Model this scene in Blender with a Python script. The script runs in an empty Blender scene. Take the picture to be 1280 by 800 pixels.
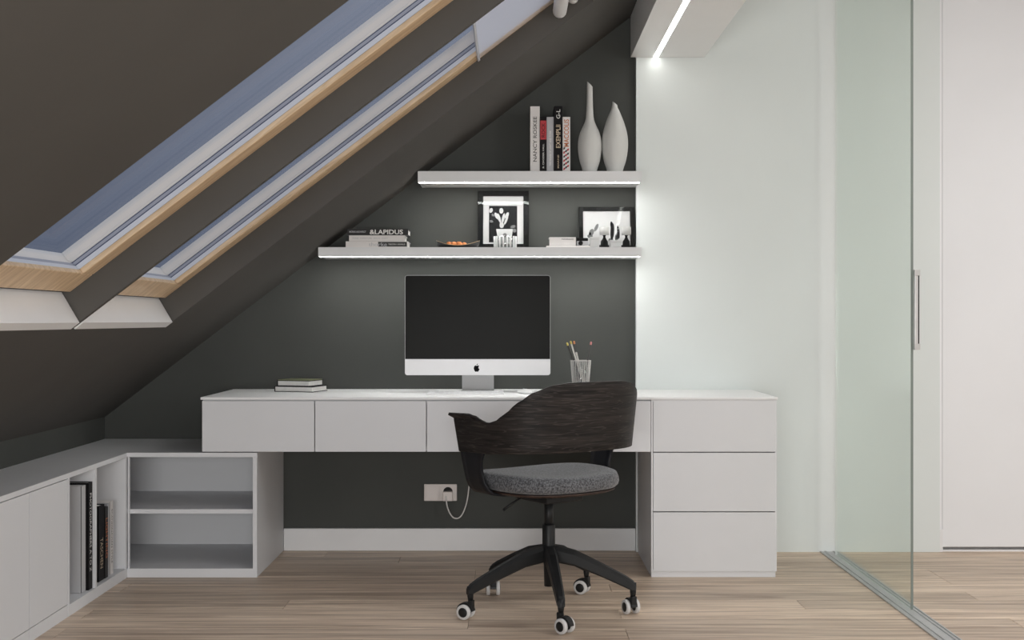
import bpy, bmesh, math, random
from mathutils import Vector, Matrix
random.seed(7)
scene = bpy.context.scene
COL = scene.collection

# ------------------------------------------------------------------ camera, world, lights, exposure
H = 1.078
cam_d = bpy.data.cameras.new('camera')
cam_d.sensor_width = 36.0
cam_d.lens = 1500.0 / 1280.0 * 36.0
cam_d.clip_start = 0.02
cam = bpy.data.objects.new('camera', cam_d)
COL.objects.link(cam)
cam.location = (0, 0, H)
cam.rotation_euler = (math.pi / 2, 0, 0)
scene.camera = cam

scene.view_settings.view_transform = 'Standard'
scene.view_settings.look = 'None'
scene.view_settings.gamma = 1.0
scene.view_settings.use_curve_mapping = False
scene.view_settings.exposure = 0.04

world = bpy.data.worlds.new('sky')
scene.world = world
world.use_nodes = True
wn = world.node_tree
wn.nodes.clear()
w_out = wn.nodes.new('ShaderNodeOutputWorld')
w_bg = wn.nodes.new('ShaderNodeBackground')
w_tc = wn.nodes.new('ShaderNodeTexCoord')
w_sep = wn.nodes.new('ShaderNodeSeparateXYZ')
w_ramp = wn.nodes.new('ShaderNodeValToRGB')
w_ramp.color_ramp.elements[0].position = 0.0
w_ramp.color_ramp.elements[0].color = (0.086, 0.102, 0.148, 1)
w_ramp.color_ramp.elements[1].position = 1.0
w_ramp.color_ramp.elements[1].color = (0.51, 0.54, 0.63, 1)
wn.links.new(w_tc.outputs['Generated'], w_sep.inputs[0])
wn.links.new(w_sep.outputs['Z'], w_ramp.inputs[0])
wn.links.new(w_ramp.outputs[0], w_bg.inputs[0])
w_bg.inputs[1].default_value = 1.0
wn.links.new(w_bg.outputs[0], w_out.inputs[0])


def area(name, loc, target, sx, sy, watts, color=(1, 1, 1)):
    l = bpy.data.lights.new(name, 'AREA')
    l.shape = 'RECTANGLE'
    l.size = sx
    l.size_y = sy
    l.energy = watts
    l.color = color
    o = bpy.data.objects.new(name, l)
    COL.objects.link(o)
    o.location = loc
    d = Vector(target) - Vector(loc)
    o.rotation_euler = d.to_track_quat('-Z', 'Y').to_euler()
    return o


# added soft fill from unseen sources, plus the hall's ceiling lamp (all outside the frame)
area('window_light', (-0.45, -1.35, 0.95), (-0.5, 5, 0.95), 2.2, 1.2, 112, (1.0, 1.0, 0.995))  # added frontal fill; the wall behind the camera has no window
area('ceiling_lamp_office', (1.1, 1.6, 2.56), (0.9, 1.6, 0), 0.6, 2.2, 13, (1.0, 1.0, 0.98))  # added overhead fill for the office, no fixture modelled
area('ceiling_lamp_hall', (2.9, 3.6, 2.56), (2.9, 3.6, 0), 1.2, 1.2, 22, (1.0, 0.99, 0.985))
area('hall_window_light', (4.2, 1.6, 1.35), (-1.4, 4.2, 0.8), 1.5, 1.5, 46, (1.0, 1.0, 1.0))  # added side fill for sills and left cabinets; right wall has no window


# ------------------------------------------------------------------ helpers
def newmat(name):
    m = bpy.data.materials.new(name)
    m.use_nodes = True
    nt = m.node_tree
    return m, nt, nt.nodes['Principled BSDF']


def paint(name, col, rough=0.5, var=0.04, scale=6.0, bump=0.0, metal=0.0, spec=0.5, bscale=220.0):
    """plain painted / lacquered surface with faint procedural variation"""
    m, nt, b = newmat(name)
    n = nt.nodes.new('ShaderNodeTexNoise')
    n.inputs['Scale'].default_value = scale
    n.inputs['Detail'].default_value = 3
    r = nt.nodes.new('ShaderNodeValToRGB')
    r.color_ramp.elements[0].position = 0.3
    r.color_ramp.elements[1].position = 0.7
    r.color_ramp.elements[0].color = tuple(c * (1 - var) for c in col) + (1,)
    r.color_ramp.elements[1].color = tuple(min(1, c * (1 + var)) for c in col) + (1,)
    tc = nt.nodes.new('ShaderNodeTexCoord')
    nt.links.new(tc.outputs['Object'], n.inputs['Vector'])
    nt.links.new(n.outputs['Fac'], r.inputs[0])
    nt.links.new(r.outputs[0], b.inputs['Base Color'])
    b.inputs['Roughness'].default_value = rough
    b.inputs['Metallic'].default_value = metal
    b.inputs['Specular IOR Level'].default_value = spec
    if bump:
        n2 = nt.nodes.new('ShaderNodeTexNoise')
        n2.inputs['Scale'].default_value = bscale
        bp = nt.nodes.new('ShaderNodeBump')
        bp.inputs['Strength'].default_value = bump
        bp.inputs['Distance'].default_value = 0.002
        nt.links.new(tc.outputs['Object'], n2.inputs['Vector'])
        nt.links.new(n2.outputs['Fac'], bp.inputs['Height'])
        nt.links.new(bp.outputs[0], b.inputs['Normal'])
    return m


def wood(name, dark, light, stretch=(1.2, 22, 22), rough=0.45, rnd=0.0, scale=1.0, bump=0.15, wave=0.0, spec=0.4):
    m, nt, b = newmat(name)
    tc = nt.nodes.new('ShaderNodeTexCoord')
    mp = nt.nodes.new('ShaderNodeMapping')
    mp.inputs['Scale'].default_value = stretch
    oi = nt.nodes.new('ShaderNodeObjectInfo')
    mul = nt.nodes.new('ShaderNodeMath')
    mul.operation = 'MULTIPLY'
    mul.inputs[1].default_value = 57.0
    nt.links.new(oi.outputs['Random'], mul.inputs[0])
    if rnd:
        cmb = nt.nodes.new('ShaderNodeCombineXYZ')
        for i in range(3):
            nt.links.new(mul.outputs[0], cmb.inputs[i])
        nt.links.new(cmb.outputs[0], mp.inputs['Location'])
    nt.links.new(tc.outputs['Object'], mp.inputs['Vector'])
    n = nt.nodes.new('ShaderNodeTexNoise')
    n.inputs['Scale'].default_value = 2.2 * scale
    n.inputs['Detail'].default_value = 7
    n.inputs['Roughness'].default_value = 0.62
    n.inputs['Distortion'].default_value = 0.6
    nt.links.new(mp.outputs[0], n.inputs['Vector'])
    r = nt.nodes.new('ShaderNodeValToRGB')
    r.color_ramp.elements[0].position = 0.33
    r.color_ramp.elements[0].color = dark + (1,)
    r.color_ramp.elements[1].position = 0.66
    r.color_ramp.elements[1].color = light + (1,)
    nt.links.new(n.outputs['Fac'], r.inputs[0])
    src = r.outputs[0]
    if rnd:
        hs = nt.nodes.new('ShaderNodeHueSaturation')
        mr = nt.nodes.new('ShaderNodeMapRange')
        mr.inputs['To Min'].default_value = 1 - rnd
        mr.inputs['To Max'].default_value = 1 + rnd
        nt.links.new(oi.outputs['Random'], mr.inputs['Value'])
        nt.links.new(mr.outputs[0], hs.inputs['Value'])
        nt.links.new(src, hs.inputs['Color'])
        src = hs.outputs[0]
    nt.links.new(src, b.inputs['Base Color'])
    b.inputs['Roughness'].default_value = rough
    b.inputs['Specular IOR Level'].default_value = spec
    if bump:
        bp = nt.nodes.new('ShaderNodeBump')
        bp.inputs['Strength'].default_value = bump
        bp.inputs['Distance'].default_value = 0.001
        nt.links.new(n.outputs['Fac'], bp.inputs['Height'])
        nt.links.new(bp.outputs[0], b.inputs['Normal'])
    return m


def glow(name, col, strength):
    m, nt, b = newmat(name)
    b.inputs['Base Color'].default_value = (0.8, 0.8, 0.8, 1)
    b.inputs['Emission Color'].default_value = col + (1,)
    b.inputs['Emission Strength'].default_value = strength
    return m


def glass(name, tint, gloss=0.06, rough=0.02, top=0.9):
    """sheet glass: tinted see-through plus mirror reflection by Fresnel"""
    m = bpy.data.materials.new(name)
    m.use_nodes = True
    nt = m.node_tree
    nt.nodes.clear()
    out = nt.nodes.new('ShaderNodeOutputMaterial')
    tr = nt.nodes.new('ShaderNodeBsdfTransparent')
    tr.inputs[0].default_value = tint + (1,)
    gl = nt.nodes.new('ShaderNodeBsdfGlossy')
    gl.inputs['Roughness'].default_value = rough
    gl.inputs[0].default_value = (0.95, 1.0, 0.97, 1)
    lw = nt.nodes.new('ShaderNodeLayerWeight')
    lw.inputs['Blend'].default_value = 0.5
    pw = nt.nodes.new('ShaderNodeMath')
    pw.operation = 'POWER'
    pw.inputs[1].default_value = 5.0
    nt.links.new(lw.outputs['Facing'], pw.inputs[0])
    fr = nt.nodes.new('ShaderNodeMapRange')
    fr.inputs['To Min'].default_value = gloss
    fr.inputs['To Max'].default_value = top
    nt.links.new(pw.outputs[0], fr.inputs['Value'])
    mx = nt.nodes.new('ShaderNodeMixShader')
    nt.links.new(fr.outputs['Result'], mx.inputs[0])
    nt.links.new(tr.outputs[0], mx.inputs[1])
    nt.links.new(gl.outputs[0], mx.inputs[2])
    nt.links.new(mx.outputs[0], out.inputs[0])
    return m


M = {}
M['dark_wall'] = paint('dark wall paint', (0.066, 0.069, 0.064), 0.75, 0.05, 3, 0.06, spec=0.25)
M['dark_roof'] = paint('dark ceiling paint', (0.088, 0.083, 0.076), 0.75, 0.05, 3, 0.06, spec=0.25)
M['white_wall'] = paint('white wall paint', (0.72, 0.757, 0.745), 0.6, 0.015, 2, 0.05, spec=0.3)
M['hall_wall'] = paint('hall wall paint', (0.81, 0.815, 0.83), 0.6, 0.015, 2, 0.05, spec=0.3)
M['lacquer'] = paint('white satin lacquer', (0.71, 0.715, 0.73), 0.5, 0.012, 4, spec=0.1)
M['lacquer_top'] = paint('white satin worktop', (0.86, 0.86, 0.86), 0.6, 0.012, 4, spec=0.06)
M['trim'] = paint('white trim paint', (0.78, 0.78, 0.785), 0.45, 0.02, 5)
M['gap'] = paint('shadow gap grey', (0.36, 0.34, 0.33), 0.8)
M['shelf'] = paint('white shelf lacquer', (0.70, 0.705, 0.71), 0.4, 0.015, 5)
M['floor'] = wood('oak floor planks', (0.350, 0.255, 0.185), (0.78, 0.630, 0.490), (0.8, 20, 20), 0.42, rnd=0.13)
M['floor_base'] = paint('floor screed', (0.16, 0.12, 0.09), 0.9)
M['pine'] = wood('pine window frame', (0.56, 0.39, 0.23), (0.78, 0.59, 0.39), (3, 26, 26), 0.45)
M['sill'] = paint('white sill board', (0.90, 0.90, 0.90), 0.35, 0.01)
M['liner'] = paint('grey window liner', (0.64, 0.67, 0.73), 0.4, 0.02)
M['liner_grey'] = paint('mid grey window liner', (0.36, 0.38, 0.45), 0.4, 0.02)
M['sash'] = paint('cream sash', (0.82, 0.79, 0.75), 0.45, 0.02)
M['gasket'] = paint('blue grey gasket', (0.07, 0.09, 0.16), 0.6)
M['pane'] = glass('skylight glass', (0.95, 0.965, 0.985), 0.015, 0.02, 0.05)
M['frame_glass'] = glass('picture glass', (0.98, 0.98, 0.98), 0.008, 0.012, 0.6)
M['door_glass'] = glass('green tinted door glass', (0.945, 0.966, 0.952), 0.03)
M['glass_edge'] = paint('green glass edge', (0.20, 0.235, 0.215), 0.3)
M['steel'] = paint('brushed steel', (0.62, 0.61, 0.60), 0.35, 0.05, 30, metal=0.8)
M['alu'] = paint('anodised aluminium track', (0.50, 0.51, 0.51), 0.42, 0.05, 30, metal=0.5)
M['led'] = glow('led strip', (1.0, 0.985, 0.95), 10.0)
M['led_shelf'] = glow('shelf led strip', (1.0, 1.0, 0.97), 30.0)
M['screen'] = paint('black screen glass', (0.013, 0.013, 0.012), 0.25, 0.02, spec=0.025)
M['silver'] = paint('silver casing', (0.66, 0.66, 0.67), 0.4, 0.01, metal=0.15)
M['neck'] = paint('brushed silver stand', (0.48, 0.48, 0.48), 0.45, 0.02, metal=0.25)
M['logo'] = paint('black logo', (0.006, 0.006, 0.006), 0.6, spec=0.05)
M['white_plastic'] = paint('white plastic', (0.80, 0.80, 0.80), 0.35, 0.01)
M['white_small'] = paint('white card', (0.50, 0.50, 0.49), 0.5, 0.02)
M['key_white'] = paint('white keycaps', (0.72, 0.72, 0.73), 0.4, 0.01)
M['ceramic'] = paint('matt white ceramic', (0.62, 0.62, 0.60), 0.55, 0.02, 8)
M['black'] = paint('black paint', (0.008, 0.008, 0.008), 0.45, 0.05, spec=0.12)
M['black_metal'] = paint('black powder coat', (0.011, 0.0115, 0.012), 0.45, 0.1, 30, 0.05, spec=0.3)
M['veneer'] = wood('dark stained veneer', (0.0055, 0.005, 0.005), (0.028, 0.0225, 0.020), (1.6, 1.6, 30), 0.5, bump=0.25, spec=0.2)
_nt = M['veneer'].node_tree
_tc = _nt.nodes.new('ShaderNodeTexCoord')
_mp = _nt.nodes.new('ShaderNodeMapping')
_mp.inputs['Scale'].default_value = (0.8, 0.8, 13.0)
_wv = _nt.nodes.new('ShaderNodeTexNoise')
_wv.inputs['Scale'].default_value = 3.6
_wv.inputs['Detail'].default_value = 2.5
_sn = _nt.nodes.new('ShaderNodeMath')
_sn.operation = 'MULTIPLY'
_sn.inputs[1].default_value = 60.0
_si = _nt.nodes.new('ShaderNodeMath')
_si.operation = 'SINE'
_rp = _nt.nodes.new('ShaderNodeValToRGB')
_rp.color_ramp.elements[0].position = 0.72
_rp.color_ramp.elements[0].color = (0, 0, 0, 1)
_rp.color_ramp.elements[1].position = 1.0
_rp.color_ramp.elements[1].color = (0.034, 0.029, 0.026, 1)
_ad = _nt.nodes.new('ShaderNodeMix')
_ad.data_type = 'RGBA'
_ad.blend_type = 'ADD'
_ad.inputs[0].default_value = 0.75
_b = _nt.nodes['Principled BSDF']
_src = _b.inputs['Base Color'].links[0].from_socket
_nt.links.new(_tc.outputs['Object'], _mp.inputs['Vector'])
_nt.links.new(_mp.outputs[0], _wv.inputs['Vector'])
_nt.links.new(_wv.outputs['Fac'], _sn.inputs[0])
_nt.links.new(_sn.outputs[0], _si.inputs[0])
_nt.links.new(_si.outputs[0], _rp.inputs[0])
_nt.links.new(_src, _ad.inputs[6])
_nt.links.new(_rp.outputs[0], _ad.inputs[7])
_nt.links.new(_ad.outputs[2], _b.inputs['Base Color'])
M['veneer_side'] = paint('blackened bracket', (0.009, 0.0095, 0.012), 0.45, 0.1, 20, spec=0.25)
M['underseat'] = wood('brown stained underside', (0.03, 0.015, 0.011), (0.06, 0.035, 0.026), (2, 10, 10), 0.5)
M['tyre'] = paint('pale grey tyre', (0.62, 0.61, 0.60), 0.45, 0.03)
M['paper'] = paint('book pages', (0.78, 0.77, 0.74), 0.8, 0.05, 60)
M['cover_white'] = paint('white book cover', (0.74, 0.71, 0.69), 0.5, 0.02)
M['cover_black'] = paint('black book cover', (0.009, 0.008, 0.009), 0.5, 0.05, spec=0.12)
M['cover_grey'] = paint('light grey book cover', (0.46, 0.46, 0.48), 0.5, 0.03)
M['cover_dark'] = paint('dark grey book cover', (0.035, 0.034, 0.034), 0.5, 0.05, spec=0.15)
M['cover_folder'] = paint('grey folder cover', (0.52, 0.52, 0.53), 0.5, 0.02)
M['ink_dark'] = paint('dark print', (0.03, 0.03, 0.03), 0.6)
M['ink_grey'] = paint('grey print', (0.085, 0.08, 0.078), 0.6)
M['ink_white'] = paint('white print', (0.78, 0.77, 0.75), 0.6)
M['ink_cream'] = paint('cream print', (0.62, 0.50, 0.36), 0.6)
M['ink_red'] = paint('red print', (0.48, 0.035, 0.045), 0.6)
M['ink_orange'] = paint('orange print', (0.55, 0.16, 0.05), 0.6)
M['mat_board'] = paint('white mat board', (0.58, 0.58, 0.58), 0.7, 0.01)
M['photo_black'] = paint('black photographic print', (0.008, 0.008, 0.009), 0.5, 0.1, spec=0.12)
M['photo_white'] = paint('white photographic print', (0.58, 0.58, 0.58), 0.5, 0.02)
M['photo_grey'] = paint('grey photographic print', (0.17, 0.17, 0.17), 0.5, 0.2, 30)
M['cup_glass'] = glass('clear cup glass', (0.90, 0.90, 0.90), 0.10, 0.06)
M['cup_rib'] = paint('frosted rib', (0.62, 0.60, 0.58), 0.3)
M['bowl_out'] = paint('black lacquer dish', (0.010, 0.010, 0.010), 0.3)
M['bowl_in'] = paint('gold lined dish', (0.42, 0.30, 0.16), 0.4)
M['orange'] = paint('dried orange fruit', (0.62, 0.21, 0.065), 0.6, 0.3, 60, 0.3)
M['pencil'] = paint('dark pencil lacquer', (0.04, 0.038, 0.036), 0.4)
M['pencil_white'] = paint('white pencil lacquer', (0.62, 0.60, 0.56), 0.4)
M['olive_cover'] = paint('olive book cover', (0.22, 0.23, 0.13), 0.5, 0.08, 20)
M['cord'] = paint('white cord', (0.66, 0.64, 0.62), 0.5)
M['socket'] = paint('beige white socket plate', (0.70, 0.64, 0.61), 0.4)
M['tip_yellow'] = paint('yellow pencil tip', (0.55, 0.45, 0.12), 0.5)
M['tip_orange'] = paint('orange pencil tip', (0.60, 0.24, 0.10), 0.5)
M['tip_pink'] = paint('pink pencil tip', (0.70, 0.28, 0.27), 0.5)

# blind cloth: white, lets some daylight through
mb, nt, b = newmat('white blind cloth')
b.inputs['Base Color'].default_value = (0.96, 0.96, 0.97, 1)
b.inputs['Roughness'].default_value = 0.8
_tl = nt.nodes.new('ShaderNodeBsdfTranslucent')
_tl.inputs[0].default_value = (0.97, 0.97, 0.99, 1)
_mx = nt.nodes.new('ShaderNodeMixShader')
_mx.inputs[0].default_value = 0.65
nt.links.new(b.outputs[0], _mx.inputs[1])
nt.links.new(_tl.outputs[0], _mx.inputs[2])
nt.links.new(_mx.outputs[0], nt.nodes['Material Output'].inputs[0])
M['blind'] = mb

# heathered seat wool
mf, nt, b = newmat('heathered grey wool')
tc = nt.nodes.new('ShaderNodeTexCoord')
n = nt.nodes.new('ShaderNodeTexNoise')
n.inputs['Scale'].default_value = 170
n.inputs['Detail'].default_value = 4
r = nt.nodes.new('ShaderNodeValToRGB')
r.color_ramp.elements[0].position = 0.36
r.color_ramp.elements[0].color = (0.028, 0.028, 0.031, 1)
r.color_ramp.elements[1].position = 0.64
r.color_ramp.elements[1].color = (0.165, 0.168, 0.178, 1)
nt.links.new(tc.outputs['Object'], n.inputs['Vector'])
nt.links.new(n.outputs['Fac'], r.inputs[0])
nt.links.new(r.outputs[0], b.inputs['Base Color'])
b.inputs['Roughness'].default_value = 0.95
b.inputs['Sheen Weight'].default_value = 0.25
bp = nt.nodes.new('ShaderNodeBump')
bp.inputs['Strength'].default_value = 0.5
bp.inputs['Distance'].default_value = 0.002
nt.links.new(n.outputs['Fac'], bp.inputs['Height'])
nt.links.new(bp.outputs[0], b.inputs['Normal'])
M['wool'] = mf


class MB:
    """collects shapes into one mesh object"""

    def __init__(self):
        self.bm = bmesh.new()
        self.mats = []

    def _mi(self, m):
        if m is None:
            return 0
        if m not in self.mats:
            self.mats.append(m)
        return self.mats.index(m)

    def box(self, x0, x1, y0, y1, z0, z1, m=None, bev=0.0, seg=2):
        t = bmesh.new()
        bmesh.ops.create_cube(t, size=1.0)
        for v in t.verts:
            v.co = Vector(((x0 + x1) / 2 + v.co.x * (x1 - x0), (y0 + y1) / 2 + v.co.y * (y1 - y0), (z0 + z1) / 2 + v.co.z * (z1 - z0)))
        if bev:
            bmesh.ops.bevel(t, geom=t.edges[:], offset=bev, segments=seg, profile=0.5, affect='EDGES')
        self._merge(t, m)
        return self

    def _merge(self, t, m, smooth=False):
        mi = self._mi(m)
        vm = {v: self.bm.verts.new(v.co) for v in t.verts}
        for f in t.faces:
            try:
                nf = self.bm.faces.new([vm[v] for v in f.verts])
                nf.material_index = mi
                nf.smooth = smooth
            except ValueError:
                pass
        t.free()

    def prism(self, pts, axis, a0, a1, m=None, bev=0.0):
        """pts: 2-D outline; axis 'x','y','z' is the extrusion axis"""
        t = bmesh.new()

        def co(p, a):
            if axis == 'x':
                return (a, p[0], p[1])
            if axis == 'y':
                return (p[0], a, p[1])
            return (p[0], p[1], a)
        lo = [t.verts.new(co(p, a0)) for p in pts]
        hi = [t.verts.new(co(p, a1)) for p in pts]
        t.faces.new(lo)
        t.faces.new(hi[::-1])
        k = len(pts)
        for i in range(k):
            t.faces.new((lo[i], hi[i], hi[(i + 1) % k], lo[(i + 1) % k]))
        bmesh.ops.recalc_face_normals(t, faces=t.faces[:])
        if bev:
            bmesh.ops.bevel(t, geom=t.edges[:], offset=bev, segments=2, profile=0.5, affect='EDGES')
        self._merge(t, m)
        return self

    def lathe(self, prof, c=(0, 0, 0), seg=32, m=None, smooth=True):
        """prof: (r, z) pairs from bottom to top, closed on the axis"""
        t = bmesh.new()
        rings = []
        for r, z in prof:
            if r < 1e-6:
                rings.append([t.verts.new((c[0], c[1], c[2] + z))])
            else:
                rings.append([t.verts.new((c[0] + r * math.cos(2 * math.pi * i / seg), c[1] + r * math.sin(2 * math.pi * i / seg), c[2] + z)) for i in range(seg)])
        for a, bb in zip(rings, rings[1:]):
            for i in range(seg):
                j = (i + 1) % seg
                if len(a) == 1 and len(bb) > 1:
                    t.faces.new((a[0], bb[j], bb[i]))
                elif len(bb) == 1 and len(a) > 1:
                    t.faces.new((a[i], a[j], bb[0]))
                elif len(a) > 1:
                    t.faces.new((a[i], a[j], bb[j], bb[i]))
        bmesh.ops.recalc_face_normals(t, faces=t.faces[:])
        self._merge(t, m, smooth)
        return self

    def tube(self, pts, rad, seg=12, m=None, cap=True):
        pts = [Vector(p) for p in pts]
        rads = rad if isinstance(rad, (list, tuple)) else [rad] * len(pts)
        t = bmesh.new()
        rings = []
        up = None
        for i, p in enumerate(pts):
            d = (pts[min(i + 1, len(pts) - 1)] - pts[max(i - 1, 0)]).normalized()
            if up is None:
                up = Vector((0, 0, 1)) if abs(d.z) < 0.9 else Vector((1, 0, 0))
            s = d.cross(up).normalized()
            up = s.cross(d).normalized()
            rings.append([t.verts.new(p + (s * math.cos(2 * math.pi * k / seg) + up * math.sin(2 * math.pi * k / seg)) * rads[i]) for k in range(seg)])
        for a, bb in zip(rings, rings[1:]):
            for k in range(seg):
                t.faces.new((a[k], a[(k + 1) % seg], bb[(k + 1) % seg], bb[k]))
        if cap:
            t.faces.new(rings[0])
            t.faces.new(rings[-1])
        bmesh.ops.recalc_face_normals(t, faces=t.faces[:])
        self._merge(t, m, True)
        return self

    def poly(self, pts3, m=None):
        mi = self._mi(m)
        f = self.bm.faces.new([self.bm.verts.new(p) for p in pts3])
        f.material_index = mi
        return self

    def build(self, name, m=None, parent=None, loc=None, rot=None, smooth_angle=None):
        me = bpy.data.meshes.new(name)
        self.bm.to_mesh(me)
        self.bm.free()
        for mm in (self.mats or [m]):
            me.materials.append(mm)
        o = bpy.data.objects.new(name, me)
        COL.objects.link(o)
        if parent is not None:
            o.parent = parent
        if loc is not None:
            o.location = loc
        if rot is not None:
            o.rotation_euler = rot
        return o


def tag(o, label=None, cat=None, group=None, kind=None):
    if label:
        o['label'] = label
    if cat:
        o['category'] = cat
    if group:
        o['group'] = group
    if kind:
        o['kind'] = kind
    return o


def empty(name, loc=(0, 0, 0), rz=0.0, rot=None):
    o = bpy.data.objects.new(name, None)
    o.empty_display_size = 0.05
    COL.objects.link(o)
    o.location = loc
    o.rotation_euler = rot if rot else (0, 0, rz)
    return o


def thing(name, label, cat, loc=(0, 0, 0), rz=0.0, group=None):
    return tag(empty(name, loc, rz), label, cat, group)


def bx(name, x0, x1, y0, y1, z0, z1, m, parent=None, bev=0.0):
    return MB().box(x0, x1, y0, y1, z0, z1, None, bev).build(name, m, parent)


def text_mesh(name, body, origin, right, up, length, height, m, parent=None, depth=0.0006, bold=0.0):
    """flat lettering fitted into length x height, laid on the plane (origin, right, up)"""
    cu = bpy.data.curves.new(name, 'FONT')
    cu.body = body
    cu.resolution_u = 3
    cu.offset = bold
    o = bpy.data.objects.new(name, cu)
    COL.objects.link(o)
    dg = bpy.context.evaluated_depsgraph_get()
    me = bpy.data.meshes.new_from_object(o.evaluated_get(dg))
    bpy.data.objects.remove(o)
    bpy.data.curves.remove(cu)
    xs = [v.co.x for v in me.vertices]
    ys = [v.co.y for v in me.vertices]
    sx = length / (max(xs) - min(xs))
    sy = height / (max(ys) - min(ys))
    R, U, O = Vector(right), Vector(up), Vector(origin)
    nrm = R.cross(U)
    x0, y0 = min(xs), min(ys)
    for v in me.vertices:
        v.co = O + R * ((v.co.x - x0) * sx) + U * ((v.co.y - y0) * sy) + nrm * depth
    me.name = name
    me.materials.clear()
    me.materials.append(m)
    ob = bpy.data.objects.new(name, me)
    COL.objects.link(ob)
    if parent is not None:
        ob.parent = parent
    return ob


def lerp_table(tab, x):
    if x <= tab[0][0]:
        return tab[0][1]
    for (a, va), (b_, vb) in zip(tab, tab[1:]):
        if x <= b_:
            t = (x - a) / (b_ - a)
            t = t * t * (3 - 2 * t) * 0.5 + t * 0.5
            return va + (vb - va) * t
    return tab[-1][1]


# ------------------------------------------------------------------ setting
YB = 5.614          # dark back wall
YW = 5.576          # white wall face
YF = 5.022          # furniture fronts
XK = -1.905         # knee wall
A = math.atan(0.761)
CA, SA = math.cos(A), math.sin(A)
O_ROOF = (-1.315, 0.0, 1.0730)
ROOF_ROT = (0, -A, 0)
Y0 = -1.5           # wall behind the camera
XR = 4.3
ZC = 2.6

# floor: screed slab plus single planks
fl = MB().box(XK, XR, Y0, YB, -0.12, -0.0135).build('floor', M['floor_base'])
tag(fl, kind='structure')
PW = 0.142
LP = 1.95
y = YB - 0.004
row = 0
while y > Y0 + 0.02:
    ya = max(y - PW, Y0)
    x = XK - random.choice((0.2, 0.55, 0.9, 1.25, 1.6))
    while x < XR:
        x1 = x + LP
        a, b_ = max(x, XK + 0.002), min(x1, XR)
        if b_ - a > 0.05 and ya > 1.8:
            p = MB().box(-(b_ - a) / 2 + 0.0007, (b_ - a) / 2 - 0.0007, -PW / 2 + 0.0006, (y - ya) - PW / 2 - 0.0006, -0.0125, 0, None, 0.0012, 1)
            p.build('plank', M['floor'], fl, loc=((a + b_) / 2, ya + PW / 2, 0))
        elif b_ - a > 0.05 and x <= XK:
            pass
        x = x1
    y -= PW
    row += 1
# the part of the floor behind the camera, planks too far back to be seen from the room
bx('floor_rest', XK, XR, Y0, ya if False else 1.86, -0.0125, -0.0005, M['floor'], fl)

def zroof(x):
    return 2.0737 + 0.761 * x


tag(MB().prism([(XK, 0), (0.577, 0), (0.577, zroof(0.577) + 0.03), (XK, zroof(XK) + 0.03)], 'y', YB, YB + 0.12).build('wall_back', M['dark_wall']), kind='structure')
tag(bx('wall_far', 0.577, 1.988, YW, YB + 0.12, 0, 2.7, M['white_wall']), kind='structure')
tag(bx('wall_left', XK - 0.12, XK, Y0, YB + 0.12, 0, 0.64, M['dark_wall']), kind='structure')
tag(bx('wall_right', XR, XR + 0.1, Y0, YB + 0.12, 0, 2.7, M['hall_wall']), kind='structure')
tag(bx('wall_front', XK, XR, Y0 - 0.1, Y0, 0, 2.7, M['hall_wall']), kind='structure')
tag(bx('ceiling', 0.66, XR, Y0, YB + 0.1, ZC, ZC + 0.1, M['hall_wall']), kind='structure')
tag(bx('baseboard_back', -1.066, 0.5765, YB - 0.016, YB, 0.0005, 0.105, M['trim'], bev=0.003), kind='structure')
tag(bx('trim_3', 1.9885, 2.0025, YW + 0.001, YW + 0.02, 0.0005, 0.104, M['trim']), kind='structure')

# hall door, flush white leaf in the far wall
d2 = tag(empty('door_2', (2.45, YW, 0)), kind='structure')
bx('leaf', -0.447, 0.50, 0.008, 0.05, 0.022, 2.582, M['hall_wall'], d2, bev=0.002)
bx('jamb_strip', -0.4615, -0.4485, 0.0085, 0.05, 0.022, 2.582, M['hall_wall'], d2)
bx('jamb', -0.462, 0.50, 0.05, 0.12, 0.0, 2.6, M['gap'], d2)
bx('threshold', -0.447, 0.5, 0.012, 0.05, 0.0, 0.008, M['trim'], d2)
tag(bx('wall_hall', 2.95, XR, YW, YB + 0.12, 0, 2.7, M['hall_wall']), kind='structure')
tag(bx('trim_1', 1.99, 2.95, YW, YB + 0.12, 2.586, 2.7, M['hall_wall']), kind='structure')

# sloping ceiling with two skylight openings (local x = up the slope, z = outward)
WINS = [(2.692, 3.648), (3.672, 4.647)]
U_OPEN0, U_OPEN1 = -0.036, 2.049
TH = 0.184
rf = MB()
U0, U1 = -0.743, 2.64
ys = [Y0, WINS[0][0], WINS[0][1], WINS[1][0], WINS[1][1], YB + 0.10]
us = [U0, U_OPEN0, U_OPEN1, U1]
grid = {}


def gv(i, j, k):
    key = (i, j, k)
    if key not in grid:
        grid[key] = rf.bm.verts.new((us[i], ys[j], TH * k))
    return grid[key]


holes = {(1, 1), (1, 3)}
for i in range(3):
    for j in range(5):
        if (i, j) in holes:
            for (p, q) in (((i, j), (i + 1, j)), ((i + 1, j), (i + 1, j + 1)), ((i + 1, j + 1), (i, j + 1)), ((i, j + 1), (i, j))):
                rf.bm.faces.new((gv(*p, 0), gv(*q, 0), gv(*q, 1), gv(*p, 1)))
            continue
        rf.bm.faces.new((gv(i, j, 0), gv(i, j + 1, 0), gv(i + 1, j + 1, 0), gv(i + 1, j, 0)))
        rf.bm.faces.new((gv(i, j, 1), gv(i + 1, j, 1), gv(i + 1, j + 1, 1), gv(i, j + 1, 1)))
for j in range(5):
    for i in (0, 3):
        rf.bm.faces.new((gv(i, j, 0), gv(i, j + 1, 0), gv(i, j + 1, 1), gv(i, j, 1)))
for i in range(3):
    for j in (0, 5):
        rf.bm.faces.new((gv(i, j, 0), gv(i + 1, j, 0), gv(i + 1, j, 1), gv(i, j, 1)))
bmesh.ops.recalc_face_normals(rf.bm, faces=rf.bm.faces[:])
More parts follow.
